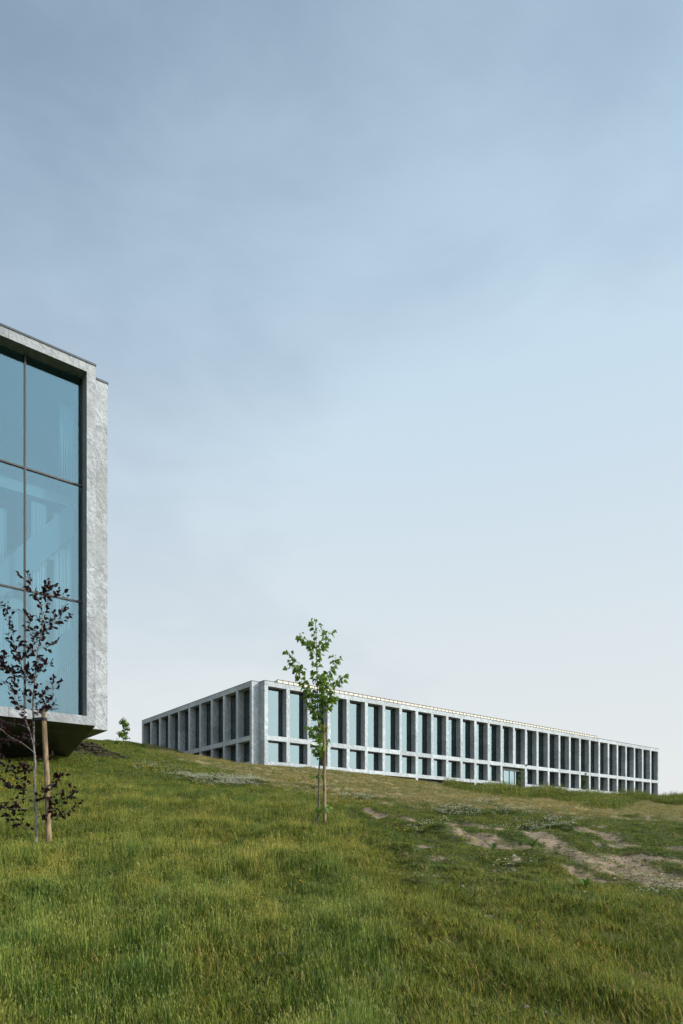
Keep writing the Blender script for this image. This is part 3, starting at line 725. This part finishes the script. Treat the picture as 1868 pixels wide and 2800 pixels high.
def stake(pxs, Y0, r0, r1, label, strap):
    pts = [Vector(((u - CX) / F * Y0, Y0, EYE + (HY - v) / F * Y0)) for u, v in pxs]
    base = pts[0].copy(); gz = fz(base.x, base.y); base.z = min(base.z, gz)
    e = empty('tree_stake', base); tag(e, label, 'stake')
    ln = smooth_line([p - base for p in pts], 5); ln[0] = Vector((ln[0].x, ln[0].y, -.15))
    v, f = tube(ln, lambda t: r0 + (r1 - r0) * t, 12); mesh('pole', v, f, M['stake'], e, True)
    if strap:
        k = int(len(ln) * strap); c = ln[k]; vv = []; ff = []
        to = Vector((-1, .1, 0)); n = 20; L = .14
        for i in range(n):
            a = 6.2832 * i / n; x = math.cos(a); y = math.sin(a); rr = r1 + .012
            q = c + Vector((x * rr + (-(L) if x < -.3 else 0) * (1 if x < -.3 else 0), y * rr * (1 if x > -.3 else .7), 0))
            vv += [tuple(q - Vector((0, 0, .022))), tuple(q + Vector((0, 0, .022)))]
            j = (i + 1) % n; ff.append((2 * i, 2 * j, 2 * j + 1, 2 * i + 1))
        o = mesh('strap', vv, ff, M['black'], e); so = o.modifiers.new('thick', 'SOLIDIFY'); so.thickness = .006
    return e
stake([z3(655, 1990), z3(640, 1500), z3(630, 1100), z3(608, 700), z3(595, 420), z3(582, 195)], 11.0, .046, .036, 'round wooden stake beside the copper beech', .86)
stake([z8(543, 2205), z8(543, 1850), z8(540, 1560), z8(538, 1350), z8(533, 1160)], 14.45, .037, .030, 'round wooden stake beside the green maple', 0)

def sapling(name, u, v, Y, h, w, nleaf, me, label, seed, stem_r=.02):
    rnd = random.Random(seed); x = (u - CX) / F * Y; b = Vector((x, Y, fz(x, Y)))
    root = empty(name, b); tag(root, label, 'tree', None)
    tr = smooth_line([Vector((0, 0, -.1)), Vector((.02, 0, h * .35)), Vector((-.02, .02, h * .7)), Vector((0, 0, h))], 4)
    vv, ff = tube(tr, lambda t: stem_r * (1 - .85 * t) + .002, 6); mesh('trunk', vv, ff, M['maple_bark'], root, True)
    mats = []
    for k in range(9):
        z = h * rnd.uniform(.2, .85); a = rnd.uniform(0, 6.28); L = w * (1.1 - .75 * z / h) * rnd.uniform(.6, 1.1)
        p0 = Vector((0, 0, z)); p1 = p0 + Vector((math.cos(a) * L, math.sin(a) * L, L * .7))
        vv, ff = tube([p0, (p0 + p1) / 2 - Vector((0, 0, .03)), p1], lambda t: stem_r * .35 * (1 - .8 * t) + .002, 5); mesh('branch', vv, ff, M['maple_bark'], root, True)
        for q in range(nleaf // 10):
            c = p0.lerp(p1, rnd.uniform(.3, 1.05)) + Vector((rnd.gauss(0, .06), rnd.gauss(0, .06), rnd.gauss(0, .06)))
            mats.append(frame_mat(c, Vector((rnd.gauss(0, 1), rnd.gauss(0, 1), rnd.uniform(-1, .1))), Vector((rnd.gauss(0, .4), rnd.gauss(0, .4), 1)), rnd.uniform(.6, 1.1)))
    for q in range(nleaf // 7):
        c = Vector((rnd.gauss(0, .06), rnd.gauss(0, .06), h * rnd.uniform(.3, 1.0)))
        mats.append(frame_mat(c, Vector((rnd.gauss(0, 1), rnd.gauss(0, 1), rnd.uniform(-1, .1))), Vector((rnd.gauss(0, .4), rnd.gauss(0, .4), 1)), rnd.uniform(.6, 1.1)))
    o = joined_leaves('crown', me, mats, root, rnd); o['kind'] = 'stuff'
    return root
sapling('young_tree', 337, 2045, 47, 2.0, .48, 420, far_me, 'small green sapling on the skyline beside the long block', 21)
sapling('young_tree', 320, 2043, 47.5, .42, .26, 50, far_me, 'knee high leafy shoot on the skyline beside the small sapling', 22, .008)
sapling('young_tree', 1597, 2170, 88, 3.3, .5, 420, young_me, 'yellow green sapling among weeds before the lower windows of the long block', 23)
sapling('young_tree', 1424, 2160, 76.3, 2.5, .5, 110, far_me, 'sparse sapling standing in front of the entrance door', 24)
def thin_stick():
    x = (1286 - CX) / F * 68; z = fz(x, 68); e = empty('marker_post', (x, 68, z)); tag(e, 'thin wooden post sticking out of the weeds before the long block', 'post')
    v, f = tube([Vector((0, 0, -.2)), Vector((.01, 0, .8)), Vector((0, 0, 1.75))], lambda t: .035 - .01 * t, 8); mesh('pole', v, f, M['stake'], e, True)
    box('cap', e, M['stake'], -.03, .03, -.03, .03, 1.74, 1.78)
thin_stick()

# ------------------------------------------------------------------ ground cover
def blade_material(name, trans=.26):
    t = NT(name)
    c = t.n('ShaderNodeAttribute'); c.attribute_name = 'Col'
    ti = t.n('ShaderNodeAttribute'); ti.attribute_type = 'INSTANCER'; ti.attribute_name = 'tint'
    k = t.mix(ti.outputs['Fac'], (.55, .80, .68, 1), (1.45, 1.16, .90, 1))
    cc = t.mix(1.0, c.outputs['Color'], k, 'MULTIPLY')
    d = t.n('ShaderNodeBsdfPrincipled'); t.l(cc, d.inputs['Base Color']); d.inputs['Roughness'].default_value = .6; d.inputs['Specular IOR Level'].default_value = .25
    tr = t.n('ShaderNodeBsdfTranslucent'); t.l(cc, tr.inputs['Color'])
    mx = t.n('ShaderNodeMixShader'); mx.inputs[0].default_value = trans
    t.l(d.outputs[0], mx.inputs[1]); t.l(tr.outputs[0], mx.inputs[2]); t.l(mx.outputs[0], t.out.inputs['Surface']); return t.m
M['blade'] = blade_material('grass_blade')
class Proto:
    def __init__(s): s.v = []; s.f = []; s.c = []
    def add(s, v, f, c):
        o = len(s.v); s.v += v; s.f += [tuple(i + o for i in q) for q in f]; s.c += [c] * len(v)
    def blade(s, x, y, h, w, az, lean, c, seg=3, z0=0, curl=1.6):
        dx, dy = math.cos(az), math.sin(az); tx, ty = -dy, dx; v = []; f = []
        for i in range(seg + 1):
            t = i / seg; r = lean * h * t ** curl; z = z0 + h * (t - .25 * lean * t * t); hw = w * .5 * (1 - t ** 1.6)
            px_, py_ = x + dx * r, y + dy * r
            if i < seg: v += [(px_ - tx * hw, py_ - ty * hw, z), (px_ + tx * hw, py_ + ty * hw, z)]
            else: v.append((px_, py_, z))
            if i and i < seg: f.append((2 * i - 2, 2 * i - 1, 2 * i + 1, 2 * i))
        n = len(v) - 1; f.append((n - 2, n - 1, n)); s.add(v, f, c); return v[-1]
    def blob(s, p, r, c, k=1.0):
        x, y, z = p; rz = r * k
        v = [(x, y, z + rz), (x, y, z - rz)] + [(x + r * math.cos(a), y + r * math.sin(a), z) for a in (0, 1.2566, 2.513, 3.77, 5.026)]
        f = []
        for i in range(5): j = 2 + i; j2 = 2 + (i + 1) % 5; f += [(0, j, j2), (1, j2, j)]
        s.add(v, f, c)
    def disc(s, p, r, tilt, az, c, n=5):
        x, y, z = p; v = [(x, y, z)]; f = []
        for i in range(n):
            a = 6.2832 * i / n; dx, dy = r * math.cos(a), r * math.sin(a); v.append((x + dx, y + dy, z + tilt * (dx * math.cos(az) + dy * math.sin(az))))
            f.append((0, 1 + i, 1 + (i + 1) % n))
        s.add(v, f, c)
    def obj(s, name):
        me = bpy.data.meshes.new(name); me.from_pydata(s.v, [], s.f); me.materials.append(M['blade'])
        a = me.color_attributes.new('Col', 'FLOAT_COLOR', 'POINT'); a.data.foreach_set('color', np.c_[np.array(s.c), np.ones(len(s.c))].astype(np.float32).ravel())
        return bpy.data.objects.new(name, me)
G_DARK, G_MID, G_YEL, G_PALE, STRAW, BROWN = (.034, .068, .011), (.092, .148, .019), (.215, .245, .034), (.34, .335, .09), (.34, .265, .12), (.14, .10, .06)
def pick(r, *cw):
    x = r.random() * sum(w for _, w in cw)
    for c, w in cw:
        x -= w
        if x <= 0: break
    k = r.uniform(.6, 1.5); return tuple(i * k for i in c)
PROTO = {}
def protos():
    r = random.Random(99)
    def many(cat, n, fn):
        c = bpy.data.collections.new('proto_' + cat); PROTO[cat] = (c, n)
        for i in range(n): p = Proto(); fn(p, i); c.objects.link(p.obj('%s_%02d' % (cat, i)))
    def tall(p, i):
        for k in range(22):
            a = r.uniform(0, 6.28); d = .06 * r.random() ** .6; h = r.uniform(.08, .23)
            p.blade(d * math.cos(a), d * math.sin(a), h, r.uniform(.0022, .0044), r.uniform(0, 6.28), r.uniform(.08, .75), pick(r, (G_DARK, 5), (G_MID, 4), (G_YEL, 1.6), (STRAW, .3)), 3)
        for k in range(4 if i % 2 else 2):
            a = r.uniform(0, 6.28); d = .06 * r.random(); h = r.uniform(.22, .40); az = r.uniform(0, 6.28); ln = r.uniform(.02, .20)
            c = pick(r, (G_YEL, 4), (G_PALE, 2), (STRAW, .5))
            tip = p.blade(d * math.cos(a), d * math.sin(a), h, .0020, az, ln, c, 3, 0, 1.4)
            p.blade(tip[0] - .02 * math.cos(az) * ln, tip[1] - .02 * math.sin(az) * ln, .05, .0036, az, ln + .1, pick(r, (G_PALE, 3), (STRAW, 1), (G_YEL, 2)), 2, tip[2] - .045)
    many('tall', 8, tall)
    def short(p, i):
        for k in range(26):
            a = r.uniform(0, 6.28); d = .07 * r.random() ** .5; h = r.uniform(.025, .085)
            p.blade(d * math.cos(a), d * math.sin(a), h, r.uniform(.003, .0055), r.uniform(0, 6.28), r.uniform(.15, 1.1), pick(r, (G_DARK, 3), (G_MID, 4), (G_YEL, 3), (STRAW, 1.2)), 2)
        for k in range(i % 3):
            a = r.uniform(0, 6.28); p.disc((.05 * math.cos(a), .05 * math.sin(a), r.uniform(.01, .035)), r.uniform(.012, .022), r.uniform(0, .6), a, pick(r, (G_MID, 2), (G_DARK, 2)), 6)
    many('short', 8, short)
    def straw(p, i):
        for k in range(22):
            a = r.uniform(0, 6.28); d = .10 * r.random() ** .5; h = r.uniform(.03, .12)
            p.blade(d * math.cos(a), d * math.sin(a), h * .55, r.uniform(.003, .006), r.uniform(0, 6.28), r.uniform(.8, 3.0), pick(r, (STRAW, 5), ((.42, .33, .17), 3), (BROWN, 1.4), (G_YEL, 1.4)), 2)
    many('straw', 6, straw)
    def clover(p, i):
        for k in range(26):
            a = r.uniform(0, 6.28); d = .11 * r.random() ** .5; z = r.uniform(.03, .11); x, y = d * math.cos(a), d * math.sin(a); c = pick(r, (G_DARK, 3), ((.04, .085, .022), 4))
            p.blade(x, y, z, .002, a, .1, c, 2)
            for q in range(3):
                b = a + q * 2.094; p.disc((x + .010 * math.cos(b), y + .010 * math.sin(b), z), .0105, r.uniform(-.3, .5), b, c, 5)
    many('clover', 4, clover)
    def cflower(p, i):
        for k in range(5 + i):
            a = r.uniform(0, 6.28); d = .11 * r.random() ** .5; z = r.uniform(.09, .17); x, y = d * math.cos(a), d * math.sin(a)
            p.blade(x, y, z, .0025, a, .05, G_MID, 2)
            p.blob((x, y, z), r.uniform(.0085, .0125), tuple(q * r.uniform(.85, 1.1) for q in (.62, .60, .53)), .85)
    many('cflower', 3, cflower)
    def yellow(p, i):
        for k in range(4 + i):
            a = r.uniform(0, 6.28); d = .10 * r.random() ** .5; z = r.uniform(.12, .30); x, y = d * math.cos(a), d * math.sin(a)
            p.blade(x, y, z, .0025, a, .06, G_MID, 2); p.disc((x, y, z), r.uniform(.010, .016), r.uniform(-.5, .5), a, (.62, .42, .02), 7)
            p.blob((x, y, z), .006, (.5, .3, .02), .7)
    many('yellow', 3, yellow)
    def weed(p, i):
        for k in range(7):
            a = r.uniform(0, 6.28); d = .22 * r.random() ** .5; h = r.uniform(.3, .85); x, y = d * math.cos(a), d * math.sin(a); az = r.uniform(0, 6.28); c = pick(r, (G_MID, 3), (G_YEL, 2), (G_DARK, 2))
            p.blade(x, y, h, .012, az, .25, c, 3)
            for q in range(11):
                z = h * r.uniform(.15, .95); p.blade(x + r.gauss(0, .03), y + r.gauss(0, .03), r.uniform(.06, .17), r.uniform(.012, .03), r.uniform(0, 6.28), r.uniform(.5, 1.6), pick(r, (G_MID, 3), (G_YEL, 2), (G_DARK, 2.5)), 2, z)
        for k in range(26):
            a = r.uniform(0, 6.28); d = .25 * r.random() ** .5
            p.blade(d * math.cos(a), d * math.sin(a), r.uniform(.2, .6), .009, r.uniform(0, 6.28), r.uniform(.1, .6), pick(r, (G_MID, 3), (G_YEL, 3), (G_DARK, 2), (STRAW, .7)), 3)
        for k in range(4):
            a = r.uniform(0, 6.28); h = r.uniform(.6, 1.0); tip = p.blade(.2 * math.cos(a), .2 * math.sin(a), h, .006, a, .1, pick(r, (G_PALE, 1), (STRAW, 1)), 3)
            p.blade(tip[0], tip[1], .12, .016, a, .3, pick(r, (G_PALE, 1), (STRAW, 1)), 2, tip[2] - .08)
    many('weed', 5, weed)
    def clod(p, i):
        for k in range(7): p.blob((r.gauss(0, .09), r.gauss(0, .09), r.uniform(-.01, .05)), r.uniform(.02, .07), pick(r, ((.05, .036, .026), 3), ((.10, .07, .048), 2)), r.uniform(.5, .9))
    many('clod', 4, clod)
    def pebble(p, i):
        for k in range(5): p.blob((r.gauss(0, .10), r.gauss(0, .10), .004), r.uniform(.008, .026), pick(r, ((.22, .18, .14), 3), ((.34, .29, .24), 2)), r.uniform(.5, .8))
    many('pebble', 4, pebble)
protos()
GN = {}
def scatter(name, cat, x, y, scl, hs, tint, label, category, seed=0, tilt=.12):
    """One object of kind stuff: points on the hill, each carrying one of the small prototype clumps."""
    g = np.random.default_rng(seed + 100); n = len(x); z = final_h(x, y) - .006
    me = bpy.data.meshes.new(name); me.vertices.add(n); me.vertices.foreach_set('co', np.c_[x, y, z].astype(np.float32).ravel())
    def att(nm, ty, arr, key): a = me.attributes.new(nm, ty, 'POINT'); a.data.foreach_set(key, arr.ravel())
    att('rot', 'FLOAT_VECTOR', np.c_[g.normal(0, tilt, n), g.normal(0, tilt, n), g.uniform(0, 6.283, n)].astype(np.float32), 'vector')
    att('scl', 'FLOAT_VECTOR', np.c_[scl, scl, scl * hs].astype(np.float32), 'vector')
    att('pick', 'INT', g.integers(0, PROTO[cat][1], n).astype(np.int32), 'value')
    att('tint', 'FLOAT', np.clip(tint, 0, 1).astype(np.float32), 'value')
    o = link(name, me)
    ng = bpy.data.node_groups.new('scatter_' + cat, 'GeometryNodeTree')
    ng.interface.new_socket('Geometry', in_out='INPUT', socket_type='NodeSocketGeometry'); ng.interface.new_socket('Geometry', in_out='OUTPUT', socket_type='NodeSocketGeometry')
    N = ng.nodes; L = ng.links; gi = N.new('NodeGroupInput'); go = N.new('NodeGroupOutput')
    ci = N.new('GeometryNodeCollectionInfo'); ci.inputs['Collection'].default_value = PROTO[cat][0]; ci.inputs['Separate Children'].default_value = True; ci.inputs['Reset Children'].default_value = True
    ip = N.new('GeometryNodeInstanceOnPoints'); ip.inputs['Pick Instance'].default_value = True
    mp = N.new('GeometryNodeMeshToPoints'); L.new(gi.outputs[0], mp.inputs['Mesh'])
    def na(nm, ty): a = N.new('GeometryNodeInputNamedAttribute'); a.data_type = ty; a.inputs['Name'].default_value = nm; return a.outputs['Attribute']
    L.new(mp.outputs[0], ip.inputs['Points']); L.new(ci.outputs[0], ip.inputs['Instance'])
    L.new(na('pick', 'INT'), ip.inputs['Instance Index']); L.new(na('rot', 'FLOAT_VECTOR'), ip.inputs['Rotation']); L.new(na('scl', 'FLOAT_VECTOR'), ip.inputs['Scale'])
    L.new(ip.outputs[0], go.inputs[0])
    md = o.modifiers.new('scatter', 'NODES'); md.node_group = ng
    return tag(o, label, category, kind='stuff')
def sample(n, y0, y1, p, seed, u0=-160, u1=2030):
    """Random points in the wedge in front of the camera, thinning out with distance."""
    g = np.random.default_rng(seed); q = 2 - p; t = g.random(n)
    Y = (y0 ** q + t * (y1 ** q - y0 ** q)) ** (1 / q); X = (g.uniform(u0, u1, n) - CX) / F * Y
    return X, Y, g
def inside(x, y):
    a = np.c_[x, y] - P0; lx, ly = a @ D1, a @ D2
    m = (lx > -DEP - .05) & (ly > -.05) & (lx < LEN_R + .2)
    b = np.c_[x, y] - PB; bx, by = b @ D1, b @ D2
    m |= (bx < .1) & (by > 3.4) & (by < 15)
    return m, (bx < .3) & (by > .4) & (by < 15)
def prep(n, y0, y1, p, seed):
    x, y, g = sample(n, y0, y1, p, seed); z = final_h(x, y); m, under = inside(x, y)
    u, v, straw, tall, dirt, heap = masks(x, y, z)
    return x, y, g, m, under, u, v, straw, tall, dirt, heap
def tints(x, y, g, base=.4): return base + .20 * wob(x, y, 2.2, 31) + .14 * wob(x, y, .6, 33) + .12 * wob(x, y, 7.0, 37) + g.normal(0, .16, len(x))
# tall meadow grass
x, y, g, m, under, u, v, straw, tall, dirt, heap = prep(150000, 2.6, 44, 1.30, 1)
clump = .5 + .5 * wob(x, y, 1.1, 41)
keep = ~m & (g.random(len(x)) < tall * (.35 + .65 * np.clip(clump, 0, 1)) * (1 - .95 * dirt) * (1 - .9 * heap)) & ~(under & (g.random(len(x)) < .4))
hs = np.clip(.42 + .22 * wob(x, y, .7, 83) + .15 * wob(x, y, 2.4, 85), .20, .85) * (.7 + .3 * tall) * np.where(under, .6, 1)
sc = g.uniform(.8, 1.2, len(x)) * (1 + .012 * np.clip(y - 8, 0, 30))
for bx_, by_ in ((-4.83, 11.0), (-4.72, 11.0), (-.50, 14.5), (-.37, 14.45)): hs *= 1 - .78 * np.exp(-(((x - bx_) / .30) ** 2 + ((y - by_ + .45) / .75) ** 2))
scatter('meadow_grass', 'tall', x[keep], y[keep], sc[keep], hs[keep], (tints(x, y, g, .60) - .30 * (1 - sstep(y, 4.5, 10)))[keep], 'tall green meadow grass with pale seed heads covering the near slope', 'grass', 1)  # blades tinted darker near the camera: foreground shade put into their colour
# short sward everywhere else and under the tall grass
x, y, g, m, under, u, v, straw, tall, dirt, heap = prep(230000, 2.6, 80, 1.22, 2)
low = (v > 2430) & (tall < .6)
clump = .5 + .5 * wob(x, y, .9, 43)
keep = ~m & (g.random(len(x)) < (1 - .55 * tall) * (1 - .86 * straw) * (1 - np.clip(1.35 * dirt, 0, .95)) * (1 - .75 * heap))
hs = (.75 + .6 * clump) * np.where(low, 1.3, 1.0 - .5 * sstep(u, 950, 1150) * (y < 34)) * (1 + .3 * tall)
sc = g.uniform(.8, 1.25, len(x)) * (1 + .018 * np.clip(y - 8, 0, 60))
scatter('short_grass', 'short', x[keep], y[keep], sc[keep], hs[keep], (tints(x, y, g, .60) + .16 * (1 - tall) * (v > 2380))[keep], 'short green grass between the bare tracks on the right of the slope', 'grass', 2)
# taller tufts scattered through the low sward
x, y, g, m, under, u, v, straw, tall, dirt, heap = prep(70000, 2.6, 40, 1.25, 3)
keep = ~m & (tall < .7) & (v > 2240) & (g.random(len(x)) < sstep(v, 2300, 2480) * (.12 + .65 * sstep(wob(x, y, .8, 47), .2, 1.0)) * (1 - dirt))
scatter('grass_tufts', 'tall', x[keep], y[keep], g.uniform(.6, 1.0, len(x))[keep], g.uniform(.3, .65, len(x))[keep], (tints(x, y, g, .55) + .12)[keep], 'loose green grass tufts on the thin sward below the bare tracks', 'grass', 3)
# cut dry grass below the long block
x, y, g, m, under, u, v, straw, tall, dirt, heap = prep(190000, 14, 100, .9, 4)
keep = ~m & (g.random(len(x)) < straw * (.55 + .45 * np.clip(wob(x, y, 1.5, 51) + .4, 0, 1)))
sc = g.uniform(.9, 1.5, len(x)) * (1 + .012 * np.clip(y - 14, 0, 60))
scatter('cut_dry_grass', 'straw', x[keep], y[keep], sc[keep], np.ones(keep.sum()), tints(x, y, g, .42)[keep], 'cut dry straw coloured grass lying below the long block', 'dry grass', 4, .3)
x, y, g, m, under, u, v, straw, tall, dirt, heap = prep(90000, 2.6, 60, 1.2, 5)
keep = ~m & (g.random(len(x)) < .3 * dirt + .30 * (v > 2380) * (1 - .7 * tall) * (.4 + .6 * np.clip(wob(x, y, 1.2, 87) + .3, 0, 1)) + .25 * (1 - tall) * (v < 2480) * sstep(wob(x, y, 2.0, 53), .2, 1.0))
scatter('dead_grass', 'straw', x[keep], y[keep], g.uniform(.5, 1.1, len(x))[keep], np.full(keep.sum(), .7), tints(x, y, g, .4)[keep], 'dead straw litter along the bare earth tracks', 'dry grass', 5, .3)
keep = ~m & (g.random(len(x)) < .35 * dirt * (y < 40))
scatter('pebbles', 'pebble', x[keep], y[keep], g.uniform(.4, 1.2, len(x))[keep], np.ones(keep.sum()), g.uniform(.2, .5, len(x))[keep], 'small stones and crumbs of earth along the bare tracks', 'gravel', 6)
# clover and flowers in patches
def patches(spec, n, seed, dens=1.0):
    g = np.random.default_rng(seed); X = []; Y = []
    for (u, v, ru, rv, w) in spec:
        k = int(n * w); uu = u + ru * g.normal(0, .5, k); vv = v + rv * g.normal(0, .5, k)
        for a, b in zip(uu, vv):
            p = ground_at(a, b)
            if p[1] < 90: X.append(p[0]); Y.append(p[1])
    X = np.array(X); Y = np.array(Y); X = X + g.normal(0, .05, len(X)); Y = Y + g.normal(0, .10, len(Y))
    return X, Y, g
CL = [(600, 2136, 120, 11, 1.5), (660, 2144, 75, 9, 1.5), (540, 2130, 70, 7, .7), (410, 2100, 85, 13, .35), (480, 2118, 50, 8, .25), (1262, 2226, 70, 10, .5), (1390, 2222, 60, 7, .22), (1462, 2266, 55, 7, .16), (1540, 2270, 60, 7, .12), (1500, 2248, 80, 8, .08),
      (1815, 2444, 75, 20, .10), (1400, 2368, 60, 14, .04), (1165, 2275, 45, 8, .05), (980, 2185, 50, 8, .3), (870, 2155, 60, 8, .2), (1330, 2198, 60, 8, .3)]
X, Y, g = patches(CL, 260, 61)
scatter('clover_leaves', 'clover', X, Y, g.uniform(.9, 1.4, len(X)) * (1 + .004 * Y), g.uniform(.30, .55, len(X)), g.uniform(.3, .65, len(X)), 'low dark green clover leaves in patches on the slope', 'clover', 7)
X, Y, g = patches(CL, 150, 62)
scatter('clover_flowers', 'cflower', X, Y, g.uniform(.9, 1.4, len(X)) * (1 + .008 * Y), g.uniform(.6, .95, len(X)), g.uniform(.3, .5, len(X)), 'white clover flower heads in patches on the slope', 'flowers', 8)
YE = [(400, 2118, 55, 12, 1.0), (345, 2112, 22, 8, .4), (60, 2166, 75, 12, 1.0), (120, 2170, 40, 8, .4), (945, 2212, 60, 10, .9), (1110, 2290, 50, 25, .2), (810, 2420, 30, 12, .06), (1290, 2325, 50, 16, .15), (1620, 2240, 160, 16, .5), (560, 2150, 120, 14, .3), (730, 2170, 90, 12, .25)]
X, Y, g = patches(YE, 34, 63)
scatter('yellow_flowers', 'yellow', X, Y, g.uniform(.9, 1.5, len(X)) * (1 + .008 * Y), g.uniform(.8, 1.2, len(X)), g.uniform(.35, .6, len(X)), 'small yellow wild flowers dotted through the grass', 'flowers', 9)
# rank weeds along the foot of the long block
g = np.random.default_rng(71); X = []; Y = []
def skyline(u):
    YY = np.geomspace(25, 112, 160); return float(HY - F * np.max((base_h((u - CX) / F * YY, YY) - EYE) / YY))
SKY = [(q, skyline(q)) for q in range(1230, 2000, 20)]
DEEP = [(1230, 5), (1270, 10), (1340, 22), (1420, 30), (1490, 22), (1560, 26), (1620, 38), (1700, 40), (1735, 14), (1770, 8), (1810, 22), (1990, 26)]
for k in range(5200):
    uu = g.uniform(1230, 1990); dd = float(interp(uu, DEEP)); vv = float(interp(uu, SKY)) + .6 + dd * g.random() ** 1.3
    p = ground_at(uu, vv)
    if p[1] < 118: X.append(p[0]); Y.append(p[1])
pt = np.c_[X, Y] + g.normal(0, .4, (len(X), 2)); k = ~inside(pt[:, 0], pt[:, 1])[0]; n = len(pt)
hs = g.uniform(.5, 1.05, n) * (.75 + .35 * np.clip(wob(pt[:, 0], pt[:, 1], 4, 75), -1, 1))
k &= g.random(n) < .6 + .4 * wob(pt[:, 0], pt[:, 1], 3, 76)
scatter('tall_weeds', 'weed', pt[k, 0], pt[k, 1], g.uniform(.8, 1.3, n)[k], hs[k], (.55 + .2 * wob(pt[:, 0], pt[:, 1], 5, 77) + g.normal(0, .1, n))[k], 'rank green weeds and tall grass along the foot of the long block', 'weeds', 10)
# earth heap by the glazed block
g = np.random.default_rng(81); n = 420; X = HEAP[0] + g.normal(0, .85, n); Y = HEAP[1] + g.normal(0, 1.0, n); m, _ = inside(X, Y)
scatter('earth_clods', 'clod', X[~m], Y[~m], g.uniform(.7, 1.5, n)[~m], g.uniform(.7, 1.2, n)[~m], g.uniform(.2, .5, n)[~m], 'dark brown clods on the earth heap beside the glazed block', 'earth', 11)

# broad leaved dock plants in the sward
M['dock'] = leaf_material('dock_leaf', (.045, .095, .020), (.080, .14, .028), (1.6, 1.6, .7), .4)
dock_me = leaf_mesh('leaf', [(.020, .02), (.034, .07), (.038, .12), (.032, .18), (.020, .23), (0, .27)], .3, M['dock'])
def dock(u, v, n, s, label, seed):
    r = random.Random(seed); x, y = ground_at(u, v); e = empty('dock_plant', (x, y, fz(x, y))); tag(e, label, 'plant')
    vv, ff = tube([Vector((0, 0, -.03)), Vector((.005, 0, .05)), Vector((0, .004, .10))], lambda t: .008 - .004 * t, 6); mesh('stem', vv, ff, M['dock'], e, True)
    for k in range(n):
        a = r.uniform(0, 6.28); up = r.uniform(.6, 2.2); o = link('leaf', dock_me, e)
        o.matrix_basis = frame_mat(Vector((.01 * math.cos(a), .01 * math.sin(a), r.uniform(.0, .05))), Vector((math.cos(a), math.sin(a), up)), Vector((-math.cos(a), -math.sin(a), .6)), .72 * s * r.uniform(.7, 1.1))
dock(1349, 2308, 11, 1.0, 'upright dock plant with broad leaves at the upper edge of the bare track', 1)
dock(1455, 2340, 10, .95, 'dock plant with broad leaves below the middle of the bare track', 2)
dock(1604, 2432, 9, .8, 'dock plant with broad leaves in the thin sward below the lowest track', 3)
dock(1432, 2555, 6, .6, 'small dock plant with reddish leaves in the near grass', 4)
dock(178, 2318, 5, .7, 'small dock plant at the foot of the copper beech', 5)
